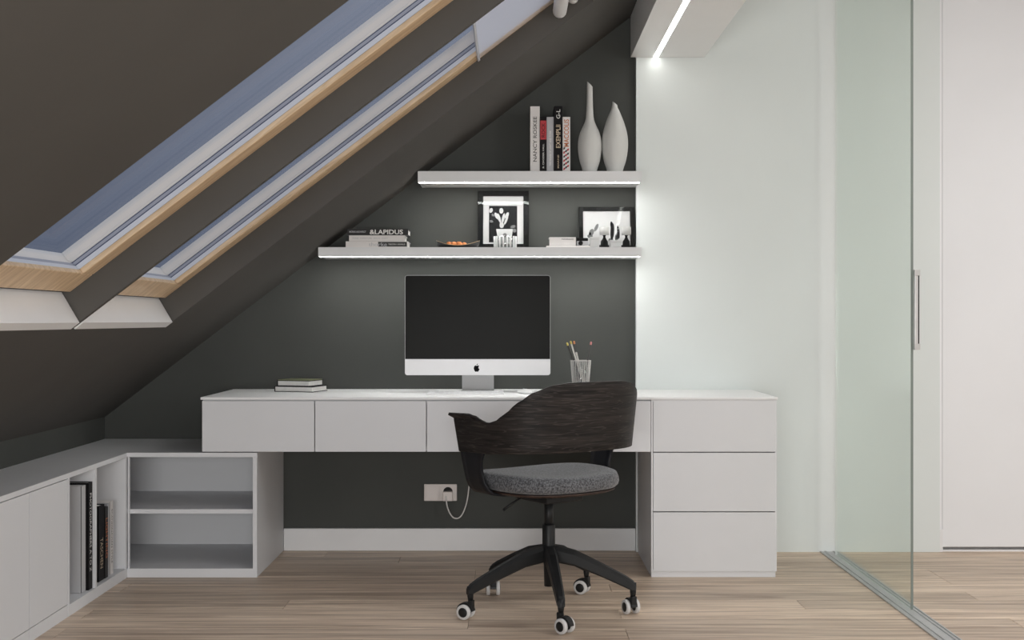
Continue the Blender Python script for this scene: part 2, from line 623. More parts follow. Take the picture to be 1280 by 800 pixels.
tag(rf.build('ceiling', M['dark_roof'], loc=O_ROOF, rot=ROOF_ROT), kind='structure')


def frame_ring(y0, y1, u0, u1, w, d0, d1, m, name, parent, bev=0.0):
    """four members around the opening, each a part"""
    for (a, b_, c, d) in ((u0, u0 + w, y0, y1), (u1 - w, u1, y0, y1)):
        bx(name, a, b_, c, d, d0, d1, m, parent, bev)
    for (c, d) in ((y0, y0 + w), (y1 - w, y1)):
        bx(name, u0 + w, u1 - w, c, d, d0, d1, m, parent, bev)


def skylight(idx, ya, yb):
    w = tag(empty('window_%d' % idx, O_ROOF, rot=ROOF_ROT), kind='structure')
    e = 0.002
    a, b_ = ya + e, yb - e
    MB().prism([(-0.033, -0.004), (0.0, -0.004), (0.013, 0.103), (-0.033, 0.103)], 'y', a, b_ - 0.004, None).build('sill', M['sill'], w)
    u0, u1 = 0.032, 2.045
    frame_ring(a, b_, u0, u1, 0.088, 0.088, 0.105, M['pine'], 'wood_frame', w, 0.003)
    frame_ring(a, b_, u0, u1, 0.085, 0.1052, 0.120, M['liner'], 'frame_liner', w, 0.001)
    frame_ring(a, b_, u0, u1, 0.081, 0.1202, 0.1235, M['gasket'], 'gasket', w)
    frame_ring(a, b_, u0, u1, 0.081, 0.1237, 0.133, M['liner_grey'], 'frame_liner', w, 0.001)
    frame_ring(a, b_, u0, u1, 0.077, 0.1332, 0.1365, M['gasket'], 'gasket', w)
    frame_ring(a, b_, u0, u1, 0.075, 0.1367, 0.145, M['sash'], 'sash_rail', w, 0.002)
    frame_ring(a, b_, u0, u1, 0.070, 0.1452, 0.180, M['sash'], 'sash_rail', w, 0.002)
    bx('pane', u0 + 0.06, u1 - 0.06, a + 0.06, b_ - 0.06, 0.164, 0.170, M['pane'], w)
    # white roller blind pulled a quarter of the way down, with its bottom bar
    MB().poly([(1.560, a + 0.022, 0.0855), (1.99, a + 0.022, 0.0855), (1.99, b_ - 0.022, 0.0855), (1.560, b_ - 0.022, 0.0855)]).build('blind', M['blind'], w)
    bx('blind_bar', 1.549, 1.560, a + 0.014, b_ - 0.014, 0.079, 0.0875, M['liner'], w, 0.002)
    for (u, d, r_) in ((1.915, 0.042, 0.027), (1.985, 0.050, 0.021)):
        MB().tube([(u, a + 0.02, d), (u, a + 0.035, d), (u, b_ - 0.05, d), (u, b_ - 0.028, d), (u, b_ - 0.02, d)], [r_ * 0.7, r_, r_, r_, r_ * 0.7], 16).build('blind_roll', M['white_plastic'], w)
    return w


skylight(1, *WINS[0])
skylight(2, *WINS[1])

# ceiling beam with a recessed linear lamp
bm_ = MB()
bm_.prism([(0.551, 2.298), (0.656, 2.298), (0.656, 2.303), (0.679, 2.303), (0.679, 2.298), (0.893, 2.298), (0.893, 2.6), (0.692, 2.6), (0.551, 2.488)], 'y', 1.0, YW - 0.002)
tag(bm_.build('trim_2', M['sill']), kind='structure')
tag(bx('linear_light', 0.657, 0.678, 1.02, YW - 0.012, 2.2982, 2.3025, M['led']), 'long glowing white line lamp set in the ceiling beam', 'lamp')

# ------------------------------------------------------------------ sliding glass door and its floor track
d1 = tag(empty('door_1', (1.481, 0, 0)), kind='structure')
bx('pane', -0.004, 0.004, 4.445, 5.48, 0.006, 2.585, M['door_glass'], d1)
bx('pane_edge', -0.0042, 0.0042, 4.4415, 4.4448, 0.006, 2.585, M['glass_edge'], d1)
bx('pane_edge', -0.0042, 0.0042, 5.4802, 5.482, 0.006, 2.585, M['white_plastic'], d1)
hd = MB()
hd.box(0.0056, 0.026, 4.428, 4.452, 0.968, 0.990, None, 0.001)
hd.box(0.0056, 0.026, 4.428, 4.452, 1.242, 1.264, None, 0.001)
hd.box(0.006, 0.019, 4.430, 4.446, 0.989, 1.243, None, 0.002)
hd.build('handle', M['steel'], d1)
bx('handle_core', 0.020, 0.024, 4.434, 4.446, 0.990, 1.242, M['black'], d1)
tr_ = thing('floor_track', 'aluminium double groove floor track under the sliding glass door', 'track', (1.47, 4.0, 0))
bx('base_plate', -0.040, 0.042, -1.0, YW - 4.002, 0.0003, 0.0022, M['alu'], tr_)
for x0, x1 in ((-0.040, -0.034), (-0.018, -0.010), (0.020, 0.026), (0.036, 0.042)):
    bx('rail', x0, x1, -1.0, YW - 4.002, 0.0022, 0.0052, M['alu'], tr_)

# ------------------------------------------------------------------ fitted furniture
ZD = 0.7435     # top of drawer fronts
ZL = 0.5265     # underside of the hanging drawers
ZT = 0.755      # desk surface
XL, XM, XRR = -1.299, 0.5826, 1.108

wt = thing('worktop', 'long thin white desk worktop carrying the computer and pencil cup', 'worktop', (0, 5.3, ZD + 0.001))
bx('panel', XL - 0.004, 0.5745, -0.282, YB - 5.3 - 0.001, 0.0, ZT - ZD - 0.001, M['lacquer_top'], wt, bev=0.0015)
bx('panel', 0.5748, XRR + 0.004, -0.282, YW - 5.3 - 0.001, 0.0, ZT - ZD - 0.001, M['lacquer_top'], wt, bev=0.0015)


def carcass(parent, x0, x1, y0, y1, z0, z1, t=0.018, m=None, back=True, top=True, bottom=True):
    m = m or M['lacquer']
    bx('side_panel', x0, x0 + t, y0, y1, z0, z1, m, parent)
    bx('side_panel', x1 - t, x1, y0, y1, z0, z1, m, parent)
    if top:
        bx('top_panel', x0 + t, x1 - t, y0, y1, z1 - t, z1, m, parent)
    if bottom:
        bx('bottom_panel', x0 + t, x1 - t, y0, y1, z0, z0 + t, m, parent)
    if back:
        bx('back_panel', x0 + t, x1 - t, y1 - 0.008, y1, z0 + t, z1 - t, m, parent)


hu = thing('drawer_unit', 'white hanging drawer unit under the worktop, four flat drawers wide', 'drawers', (0, YF, 0))
carcass(hu, XL, XM - 0.001, 0.021, 0.57, ZL + 0.003, ZD, 0.018)
edges = [XL, (393.3 - 640) * 0.003348, (533 - 640) * 0.003348, (673.5 - 640) * 0.003348, XM]
for a, b_ in zip(edges, edges[1:]):
    bx('drawer', a + 0.0018, b_ - 0.0018, 0.0, 0.020, ZL, ZD - 0.0045, M['lacquer'], hu, bev=0.0012)

pd = thing('drawer_cabinet', 'white floor standing drawer pedestal at the right end of the desk, three drawers', 'drawers', (0, YF, 0))
carcass(pd, XM, XRR, 0.0, YW - YF - 0.002, 0.026, ZD, 0.007)
for z0, z1 in ((ZL, ZD - 0.0045), (0.2770, ZL - 0.004), (0.0280, 0.2730)):
    bx('drawer', XM + 0.0085, XRR - 0.003, -0.0005, 0.019, z0, z1, M['lacquer'], pd, bev=0.0012)
bx('plinth', XM + 0.001, XRR - 0.004, 0.006, 0.53, 0.0005, 0.0255, M['lacquer'], pd)

ZK = 0.5225
ct = tag(MB().prism([(XK + 0.002, 3.30), (-1.609, 3.30), (-1.609, YF - 0.001), (-1.0665, YF - 0.001), (-1.0665, YB - 0.001), (XK + 0.002, YB - 0.001)], 'z', ZK - 0.018, ZK, None).build('cabinet_top', M['lacquer']),
         'L-shaped white top board over the low cabinets along the knee wall', 'worktop')
ZU = ZK - 0.0185     # tops of the low units

cs = thing('corner_shelf_unit', 'white low open shelf unit under the desk, one middle shelf', 'shelf unit', (0, YF, 0))
cx0, cx1 = -1.608, -1.0675
bx('stile', cx0, cx0 + 0.006, 0.0, 0.012, 0.0376, ZU, M['lacquer'], cs)
bx('side_panel', XK + 0.003, XK + 0.012, 0.0, 0.563, 0.0005, ZU, M['lacquer'], cs)
bx('side_panel', cx1 - 0.017, cx1, 0.0, 0.585, 0.0005, ZU, M['lacquer'], cs)
bx('bottom_panel', XK + 0.012, cx1 - 0.017, 0.0, 0.553, 0.0005, 0.0375, M['lacquer'], cs)
bx('shelf', XK + 0.012, cx1 - 0.017, 0.013, 0.553, 0.266, 0.284, M['lacquer'], cs)
bx('back_panel', XK + 0.012, cx1 - 0.017, 0.553, 0.563, 0.0005, ZU, M['lacquer'], cs)

bk = thing('bookcase', 'white low open bookcase along the knee wall, two compartments of books', 'shelf unit', (0, 0, 0))
FX = -1.610
bx('side_panel', XK + 0.012, FX, 4.352, 4.368, 0.0005, ZU, M['lacquer'], bk)
bx('side_panel', XK + 0.012, FX, 5.002, 5.018, 0.0005, ZU, M['lacquer'], bk)
bx('divider', XK + 0.012, FX - 0.001, 4.640, 4.656, 0.042, ZU, M['lacquer'], bk)
bx('bottom_panel', XK + 0.012, FX, 4.368, 5.002, 0.0005, 0.042, M['lacquer'], bk)
bx('back_panel', XK + 0.003, XK + 0.012, 4.352, 5.018, 0.0005, ZU, M['lacquer'], bk)

for k, (a, b_, lab) in enumerate(((4.006, 4.350, 'white low door cabinet directly beside the open bookcase'),
                                  (3.660, 4.004, 'white low door cabinet at the left edge of the photo'))):
    c = thing('low_cabinet', lab, 'cabinet', (0, a, 0), group='low door cabinets along the knee wall')
    bx('body', XK + 0.004, FX - 0.021, 0.0, b_ - a, 0.0005, ZU, M['lacquer'], c)
    bx('door', FX - 0.020, FX, 0.0015, b_ - a - 0.0015, 0.048, ZU - 0.003, M['lacquer'], c, bev=0.001)
    bx('plinth', FX - 0.020, FX - 0.001, 0.0, b_ - a, 0.0005, 0.045, M['lacquer'], c)

# wall shelves with light strips
for name_lab, xl, zt, zb in (('upper short white wall shelf with light strip, holding vases and upright books', -0.424, 1.748, 1.697),
                             ('lower long white wall shelf with light strip, holding picture frames', -0.872, 1.4056, 1.362)):
    s = thing('wall_shelf', name_lab, 'shelf', (0, 5.40, zb), group='lit wall shelves above the desk')
    h = zt - zb
    xr = 0.584
    mbs = MB()
    mbs.box(xl, 0.5755, 0.003, YB - 5.40 - 0.001, 0.006, h)
    mbs.box(0.5755, xr, 0.003, YW - 5.40 - 0.001, 0.006, h)
    mbs.build('board', M['shelf'], s)
    bx('front_edge', xl, xr, 0.0, 0.003, 0.0016, h, M['shelf'], s)
    bx('underside', xl + 0.004, 0.5755, 0.0362, YB - 5.40 - 0.001, 0.0006, 0.006, M['shelf'], s)
    bx('light_strip', xl + 0.004, xr - 0.010, 0.0032, 0.036, 0.0008, 0.0040, M['led_shelf'], s)

# ------------------------------------------------------------------ double socket and cord
so = thing('wall_socket', 'pale double socket plate on the dark wall below the desk', 'socket', (-0.334, YB, 0.272))
MB().box(-0.077, 0.077, -0.010, -0.001, -0.0395, 0.0395, None, 0.003).build('plate', M['socket'], so)
bx('insert', -0.066, -0.004, -0.0115, -0.0101, -0.029, 0.029, M['socket'], so, bev=0.0008)
bx('insert', 0.004, 0.066, -0.0115, -0.0101, -0.029, 0.029, M['socket'], so, bev=0.0008)
MB().lathe([(0.0, 0), (0.022, 0), (0.022, 0.001), (0, 0.001)], seg=24).build('well', M['cover_dark'], so, loc=(0.035, -0.0116, 0.004), rot=(math.pi / 2, 0, 0))
pc = thing('power_cord', 'white power cord plugged into the socket, looping up behind the chair', 'cord', (-0.30, YB - 0.012, 0.27))
MB().box(-0.022, 0.024, -0.030, -0.0018, -0.034, 0.010, None, 0.004).build('plug', M['socket'], pc)


def wpt(px, py, Y):
    return Vector(((px - 640) * Y / 1500.0, Y, H - (py - 400) * Y / 1500.0))


cord_pts = [wpt(557.5, 620, 5.572), wpt(558, 626, 5.566), wpt(559, 633, 5.56), wpt(562, 641, 5.555), wpt(566, 646.5, 5.55), wpt(570, 648, 5.55), wpt(574, 647, 5.55), wpt(578, 642.5, 5.55), wpt(582, 633, 5.55), wpt(584.5, 622, 5.55), wpt(586, 610, 5.55), wpt(587.3, 598, 5.55), wpt(588, 580, 5.55), wpt(588.5, 565, 5.55)]


def smooth_pts(pts, n=4):
    out = []
    for i in range(len(pts) - 1):
        p0, p1, p2, p3 = pts[max(i - 1, 0)], pts[i], pts[i + 1], pts[min(i + 2, len(pts) - 1)]
        for k in range(n):
            t = k / n
            out.append(0.5 * ((2 * p1) + (p2 - p0) * t + (2 * p0 - 5 * p1 + 4 * p2 - p3) * t * t + (3 * p1 - p0 - 3 * p2 + p3) * t ** 3))
    out.append(pts[-1])
    return out


off = Vector((-0.30, YB - 0.012, 0.27))
MB().tube([p - off for p in smooth_pts(cord_pts)], 0.0032, 8).build('cable', M['cord'], pc)

# ------------------------------------------------------------------ computer
YS = 5.40
cx = (597 - 640) * 0.0036
ic = thing('computer', 'silver all in one desktop computer with black screen on the desk', 'computer', (cx, YS, ZT))
sw, z0, z1 = 0.3275, 0.8296 - ZT, 1.2796 - ZT
chin = 0.0725


def rrect(w0, w1, h0, h1, r, corners=(1, 1, 1, 1), n=6):
    pts = []
    for (cxx, cyy, a0, on) in ((w1, h1, 0, corners[0]), (w0, h1, 90, corners[1]), (w0, h0, 180, corners[2]), (w1, h0, 270, corners[3])):
        if not on:
            pts.append((cxx, cyy))
            continue
        ccx = cxx - r if cxx == w1 else cxx + r
        ccy = cyy - r if cyy == h1 else cyy + r
        for k in range(n + 1):
            a = math.radians(a0 + 90 * k / n)
            pts.append((ccx + r * math.cos(a), ccy + r * math.sin(a)))
    return pts


# casing: front shell plus bulged back
cas = MB()
cas.prism(rrect(-sw, sw, z0, z1, 0.012), 'y', 0.002, 0.012)
cas.prism(rrect(-sw * 0.8, sw * 0.8, z0 + 0.04, z1 - 0.04, 0.03), 'y', 0.012, 0.030)
cas.prism(rrect(-sw * 0.5, sw * 0.5, z0 + 0.08, z1 - 0.09, 0.03), 'y', 0.030, 0.045)
cas.build('casing', M['silver'], ic)
MB().prism(rrect(-sw + 0.0018, sw - 0.0012, z0 + chin, z1 - 0.0012, 0.010, (1, 1, 0, 0)), 'y', -0.0005, 0.0019).build('screen', M['screen'], ic)
MB().prism(rrect(-sw + 0.0005, sw - 0.0005, z0 + 0.0005, z0 + chin - 0.0006, 0.011, (0, 0, 1, 1)), 'y', -0.0005, 0.0019).build('chin', M['silver'], ic)
ap = [(0, .60), (.12, .66), (.28, .70), (.44, .65), (.54, .56), (.42, .45), (.36, .30), (.37, .15), (.45, .03), (.60, -.04), (.52, -.28), (.40, -.48), (.28, -.62), (.16, -.64), (0, -.58), (-.16, -.64), (-.28, -.62), (-.42, -.48), (-.55, -.22), (-.62, .05), (-.60, .32), (-.48, .56), (-.30, .69), (-.14, .67)]
leaf = [(-.02, .76), (.01, .92), (.10, 1.03), (.25, 1.08), (.23, .93), (.13, .81)]
lg = MB()
s_ = 0.0215
zc = z0 + chin * 0.46
for pl in (ap, leaf):
    lg.prism([(x * s_ - 0.004, zc + (y_ - 0.2) * s_) for x, y_ in pl], 'y', -0.0012, -0.0004)
lg.build('logo', M['logo'], ic)
nk = MB()
# stand: sloping blade behind the casing and a flat foot
hw0, hw1 = 0.068, 0.072
nk.prism([(0.060, 0.0), (0.068, 0.0), (0.046, 0.20), (0.030, 0.20)], 'x', -hw1, hw1)
nk.build('stand', M['neck'], ic)
MB().box(-0.073, 0.073, -0.055, 0.13, 0.0006, 0.0056, None, 0.0015).build('foot', M['neck'], ic)

kb = thing('keyboard', 'slim white keyboard lying below the computer screen', 'keyboard', ((582 - 640) * 0.00349, 5.24, ZT))
MB().prism([(-0.056, 0.0008), (0.056, 0.0008), (0.056, 0.010), (-0.056, 0.0045)], 'x', -0.168, 0.168).build('body', M['white_plastic'], kb)
for rr in range(5):
    for cc in range(14):
        x0 = -0.163 + cc * 0.0234
        y0_ = -0.052 + rr * 0.0208
        zk = 0.0045 + (y0_ + 0.056) / 0.112 * 0.0055
        bx('key', x0, x0 + 0.0215, y0_, y0_ + 0.0188, zk - 0.0005, zk + 0.0025, M['key_white'], kb)

ms = MB()
t = []
for k in range(7):
    a = k / 6 * math.pi / 2
    t.append((0.034 * math.cos(a) if k < 6 else 0, 0.004 + 0.016 * math.sin(a)))
ms.lathe([(0, 0.0005), (0.030, 0.0005), (0.034, 0.003)] + t, seg=28)
mo = tag(ms.build('computer_mouse', M['white_plastic'], loc=((656.5 - 640) * 0.00352, 5.28, ZT), rot=(0, 0, 0.2)), 'small white oval mouse on the desk beside the keyboard', 'mouse')
mo.scale = (1.0, 1.55, 1.0)
bx('button', -0.001, 0.001, 0.004, 0.028, 0.0185, 0.0195, M['cover_grey'], mo)

# ------------------------------------------------------------------ pencil cup
PCX, PCY = (726 - 640) * 0.00361, 5.42
pcup = thing('pencil_cup', 'clear ribbed glass cup standing on the desk behind the chair', 'cup', (PCX, PCY, ZT))
MB().lathe([(0, 0.0006), (0.031, 0.0006), (0.034, 0.004), (0.0455, 0.140), (0.043, 0.140), (0.032, 0.008), (0, 0.008)], seg=28).build('vessel', M['cup_glass'], pcup)
for k in range(26):
    a = 2 * math.pi * k / 26
    MB().tube([(0.0345 * math.cos(a), 0.0345 * math.sin(a), 0.005), (0.0455 * math.cos(a), 0.0455 * math.sin(a), 0.138)], 0.0016, 6).build('rib', M['cup_rib'], pcup)
MB().tube([(0.0455 * math.cos(2 * math.pi * k / 24), 0.0455 * math.sin(2 * math.pi * k / 24), 0.140) for k in range(25)], 0.0018, 6, None, False).build('rim', M['cup_rib'], pcup)
for (tx, ty, bxx, m, tm, lab, dy) in (
        (708.5, 428, 730, 'pencil', 'tip_yellow', 'yellow tipped dark pencil leaning furthest left in the glass cup', -0.010),
        (713, 426, 731, 'pencil_white', 'tip_yellow', 'pale yellow tipped pencil second from left in the glass cup', 0.004),
        (717.5, 426, 724, 'pencil', 'tip_orange', 'orange tipped dark pencil standing nearly upright in the glass cup', 0.012),
        (739, 427, 728, 'pencil', 'tip_pink', 'pink tipped dark pencil leaning to the right in the glass cup', 0.0),
        (720, 440, 733, 'pencil_white', 'pencil_white', 'plain white pencil, shortest in the glass cup', -0.014)):
    top = wpt(tx, ty, PCY + dy)
    bot = Vector(((bxx - 640) * 0.00361 if abs((bxx - 640) * 0.00361 - PCX) < 0.025 else PCX + math.copysign(0.022, bxx - 726), PCY + dy * 1.0, ZT + 0.0125))
    p = thing('pencil', lab, 'pencil', bot, group='pencils in the glass cup')
    v = top - bot
    MB().tube([Vector((0, 0, 0)), v * 0.93], 0.0038, 7).build('barrel', M[m], p)
    MB().tube([v * 0.931, v * 0.985, v], [0.0046, 0.0046, 0.0015], 7).build('tip', M[tm], p)


# ------------------------------------------------------------------ books
def book_up(name_lab, x0, x1, y0, depth, z0, h, cover, group, titles=(), pages=True, name='book'):
    """book standing upright, spine toward -y"""
    w = x1 - x0
    b_ = thing(name, name_lab, 'book', ((x0 + x1) / 2, y0, z0), group=group)
    c = MB()
    t = 0.0025
    c.box(-w / 2, -w / 2 + t, 0.0, depth, 0.0005, h)
    c.box(w / 2 - t, w / 2, 0.0, depth, 0.0005, h)
    c.box(-w / 2, w / 2, -0.001, t, 0.0005, h, None, 0.0008)
    c.build('cover', cover, b_)
    bx('pages', -w / 2 + t + 0.0002, w / 2 - t - 0.0002, t + 0.0005, depth - 0.004, 0.004, h - 0.004, M['paper'], b_)
    for (txt, zs, ln, hh, m) in titles:
        text_mesh('title', txt, (hh / 2, -0.0012, zs), (0, 0, 1), (-1, 0, 0), ln, hh, m, b_, bold=0.012)
    return b_


KU = 0.00364
ZS1 = 1.7482
g = 'upright books on the upper shelf'
ux = lambda p: (p - 640) * KU
book_up('tall white book at the left end of the upright row on the upper shelf', ux(662.8), ux(674.7), 5.46, 0.19, ZS1, 0.302, M['cover_white'], g, [('NANCY ROSKEE', 0.05, 0.205, 0.017, M['ink_grey'])])
b2 = book_up('black and red spined book, second from left on the upper shelf', ux(675.2), ux(683.0), 5.455, 0.16, ZS1, 0.254, M['cover_black'], g, [('B. CROZIER HALL', 0.02, 0.11, 0.007, M['ink_white'])])
bx('spine_band', -0.0138, 0.0138, -0.0018, -0.0011, 0.150, 0.236, M['ink_red'], b2)
text_mesh('title', 'ROCK', (0.008, -0.0019, 0.160), (0, 0, 1), (-1, 0, 0), 0.065, 0.016, M['cover_black'], b2)
book_up('light grey book, middle of the upright row on the upper shelf', ux(683.4), ux(692.2), 5.462, 0.17, ZS1, 0.254, M['cover_grey'], g, [('THE HOUSE OF LIGHT AND FORM', 0.03, 0.16, 0.009, M['ink_white'])])
book_up('tall black book with cream lettering, fourth on the upper shelf', ux(692.6), ux(702.9), 5.455, 0.18, ZS1, 0.302, M['cover_black'], g, [('EXEMPLII', 0.112, 0.105, 0.020, M['ink_cream']), ('G-L', 0.245, 0.042, 0.018, M['ink_white']), ('MARNE', 0.02, 0.06, 0.007, M['ink_cream'])])
b5 = book_up('pink and black patterned book nearest the vases on the upper shelf', ux(703.3), ux(712.8), 5.462, 0.17, ZS1, 0.254, M['cover_white'], g, [('MACCOLIS', 0.118, 0.125, 0.022, M['ink_orange'])])
pz = 0.012
k = 0
while pz < 0.108:
    off_ = (-0.0105, -0.002, 0.0065)[k % 3]
    MB().prism([(off_ - 0.005, pz), (off_ + 0.003, pz + 0.002), (off_ + 0.006, pz + 0.012), (off_ - 0.002, pz + 0.010)], 'y', -0.0017, -0.0011).build('spine_mark', M['ink_dark'] if k % 2 else M['ink_red'], b5)
    pz += 0.0062
    k += 1

KL = 0.00362
ZS2 = 1.4058


def book_flat(lab, x0, x1, y0, depth, z0, th, cover, group, titles=(), rz=0.0, pages_front=False):
    w = x1 - x0
    b_ = thing('book', lab, 'book', ((x0 + x1) / 2, y0 + depth / 2, z0), rz, group)
    t = 0.0028
    c = MB()
    d2_ = depth / 2
    c.box(-w / 2, w / 2, -d2_, d2_, 0.0004, t)
    c.box(-w / 2, w / 2, -d2_, d2_, th - t, th - 0.0002)
    if pages_front:
        c.box(-w / 2, -w / 2 + t, -d2_, d2_, t, th - t)
        bx('pages', -w / 2 + t + 0.0003, w / 2 - 0.004, -d2_ + 0.003, d2_ - 0.004, t + 0.0001, th - t - 0.0001, M['paper'], b_)
    else:
        c.box(-w / 2, w / 2, -d2_ - 0.0006, -d2_ + t, 0.0004, th - 0.0002)
        bx('pages', -w / 2 + 0.004, w / 2 - 0.004, -d2_ + t + 0.0003, d2_ - 0.004, t + 0.0001, th - t - 0.0001, M['paper'], b_)
    c.build('cover', cover, b_)
    for (txt, xs, ln, zz, hh, m) in titles:
        text_mesh('title', txt, (xs, -d2_ - 0.0008, zz), (1, 0, 0), (0, 0, 1), ln, hh, m, b_, bold=0.022)
    return b_


g = 'stacked books at the left end of the lower shelf'
lx = lambda p: (p - 640) * KL
bA = book_flat('bottom book of the stack on the lower shelf, white spine with a black half', lx(432.5), lx(510), 5.42, 0.155, ZS2, 0.0275, M['cover_white'], g)
wA = lx(510) - lx(432.5)
bx('spine_band', wA / 2 - 0.134, wA / 2 - 0.004, -0.0788, -0.0782, 0.0035, 0.0250, M['ink_dark'], bA)
text_mesh('title', 'thorke', (wA / 2 - 0.176, -0.0791, 0.0055), (1, 0, 0), (0, 0, 1), 0.082, 0.0165, M['cover_grey'], bA)
text_mesh('title', 'TEKSTER I UDVALG', (wA / 2 - 0.088, -0.0791, 0.011), (1, 0, 0), (0, 0, 1), 0.075, 0.006, M['ink_white'], bA)
book_flat('middle book of the stack on the lower shelf, plain pale spine', lx(436.5), lx(506), 5.426, 0.15, ZS2 + 0.0277, 0.0275, M['cover_white'], g, [('FORM . FURNITURE . SPACE . LIGHT', -0.11, 0.16, 0.012, 0.005, M['cover_grey'])])
wC = lx(510.5) - lx(434.5)
book_flat('top book of the stack on the lower shelf, dark spine lettered LAPIDUS', lx(434.5), lx(510.5), 5.418, 0.155, ZS2 + 0.0554, 0.0285, M['cover_dark'], g, [('&LAPIDUS', -0.036, 0.150, 0.0035, 0.0215, M['ink_white']), ('MORRIS ARCHITECT', -0.128, 0.075, 0.011, 0.008, M['cover_grey'])])

g = 'two books lying on the desk'
book_flat('lower white paged book lying turned on the left part of the desk', -1.052, -0.862, 5.372, 0.150, ZT, 0.0255, M['cover_black'], g, rz=-0.30, pages_front=True)
bD = book_flat('olive topped smaller book lying on the white paged book on the desk', -1.042, -0.880, 5.382, 0.135, ZT + 0.0258, 0.0255, M['cover_black'], g, rz=-0.32, pages_front=True)
bx('jacket', -0.078, 0.078, -0.064, 0.064, 0.0255, 0.0285, M['olive_cover'], bD)


def book_side(lab, y0, y1, x_spine, depth, z0, h, cover, group, titles=(), name='book'):
    """book standing in the knee-wall bookcase, spine toward +x"""
    w = y1 - y0
    b_ = thing(name, lab, 'book', (x_spine, (y0 + y1) / 2, z0), group=group)
    c = MB()
    t = 0.0025
    c.box(-depth, 0, -w / 2, -w / 2 + t, 0.0005, h)
    c.box(-depth, 0, w / 2 - t, w / 2, 0.0005, h)
    c.box(-t, 0.001, -w / 2, w / 2, 0.0005, h)
    c.build('cover', cover, b_)
    bx('pages', -depth + 0.004, -t - 0.0004, -w / 2 + t + 0.0002, w / 2 - t - 0.0002, 0.004, h - 0.004, M['paper'], b_)
    for (txt, zs, ln, hh, m) in titles:
        text_mesh('title', txt, (0.0013, -hh / 2, zs), (0, 0, -1), (0, 1, 0), ln, hh, m, b_)
    return b_


g = 'books in the low bookcase'
ZB = 0.0424
book_side('tall grey folder in the near compartment of the low bookcase', 4.548, 4.590, -1.632, 0.225, ZB, 0.405, M['cover_folder'], g)
book_side('tall black book with white lettering beside the grey folder', 4.594, 4.636, -1.622, 0.215, ZB, 0.412, M['cover_black'], g, [('PHOTOGRAPHERS A TO Z', 0.37, 0.30, 0.018, M['ink_white'])])
book_side('thin white book against the divider in the far compartment', 4.704, 4.732, -1.640, 0.17, ZB, 0.245, M['cover_white'], g)
book_side('thick black book in the far compartment of the low bookcase', 4.734, 4.802, -1.632, 0.20, ZB, 0.300, M['cover_black'], g, [('TASCHEN', 0.17, 0.12, 0.03, M['ink_cream'])])
book_side('black book with orange lettering in the far compartment', 4.806, 4.838, -1.630, 0.19, ZB, 0.285, M['cover_dark'], g, [('LIGHTING', 0.24, 0.16, 0.022, M['ink_orange'])])
book_side('slim grey book between the orange lettered and white books', 4.842, 4.868, -1.636, 0.19, ZB, 0.292, M['cover_grey'], g)
book_side('white book with dark lettering, furthest right in the low bookcase', 4.872, 4.908, -1.632, 0.19, ZB, 0.298, M['cover_white'], g, [('SCANDINAVIAN STYLE', 0.265, 0.22, 0.014, M['ink_grey'])])

# ------------------------------------------------------------------ vases
KV = 5.5 / 1500


def vase(lab, px, prof, lean):
    m = MB()
    base = ZS1
    pr = [(0.0, 0.0006)]
    rows = [(r * KV, H + (400 - y_) * KV - base) for y_, r in prof]
    pr += [(rows[0][0] * 0.93, 0.0006)] + rows
    rt, zt = rows[-1]
    pr += [(rt * 0.7, zt), (rt * 0.6, zt - 0.03), (0.0, zt - 0.032)]
    # smooth the outline
    m.lathe(pr, seg=36)
    zmax = zt
    for v in m.bm.verts:            # slanting lip
        if v.co.z > zmax - 0.028:
            f = (v.co.z - (zmax - 0.028)) / 0.028
            v.co.z += -f * v.co.x * lean
    return tag(m.build('vase', M['ceramic'], loc=((px - 640) * KV, 5.5, base)), lab, 'vase', 'white vases on the upper shelf')


def interp_prof(tab, n=26):
    a, b_ = tab[0][0], tab[-1][0]
    out = []
    P = [Vector((y_, r, 0)) for y_, r in tab]
    for p in smooth_pts(P, 4):
        out.append((p.x, p.y))
    return out


vase('tall white bottle vase with a long thin neck on the upper shelf', 737.2, interp_prof([(217.0, 8.2), (210, 10.0), (202, 12.6), (192, 14.3), (182, 14.8), (173, 14.0), (165, 11.8), (158, 8.6), (151, 5.8), (143, 4.6), (130, 4.0), (118, 3.7), (110, 3.6), (105.5, 3.5)]), 1.0)
vase('shorter white teardrop vase with a pinched tip on the upper shelf', 768.6, interp_prof([(217.0, 9.0), (210, 11.0), (202, 13.6), (192, 15.6), (183, 16.4), (174, 16.2), (165, 14.8), (157, 12.6), (150, 10.2), (143, 7.4), (137, 4.8), (133, 3.5), (129.5, 3.2)]), 0.8)


# ------------------------------------------------------------------ picture frames
def frame(lab, x0, x1, h, bw, y0):
    w = x1 - x0
    f = tag(empty('picture_frame', ((x0 + x1) / 2, y0, ZS2 + 0.0006), rot=(-0.16, 0, 0)), lab, 'picture', 'framed photographs on the lower shelf')
    bx('frame_bar', -w / 2, -w / 2 + bw, 0, 0.014, 0, h, M['black'], f, 0.001)
    bx('frame_bar', w / 2 - bw, w / 2, 0, 0.014, 0, h, M['black'], f, 0.001)
    bx('frame_bar', -w / 2 + bw, w / 2 - bw, 0, 0.014, 0, bw, M['black'], f, 0.001)
    bx('frame_bar', -w / 2 + bw, w / 2 - bw, 0, 0.014, h - bw, h, M['black'], f, 0.001)
    bx('glazing', -w / 2 + 0.001, w / 2 - 0.001, -0.0028, -0.0008, 0.001, h - 0.001, M['frame_glass'], f)
    bx('mat', -w / 2 + bw, w / 2 - bw, 0.006, 0.013, bw, h - bw, M['mat_board'], f)
    return f


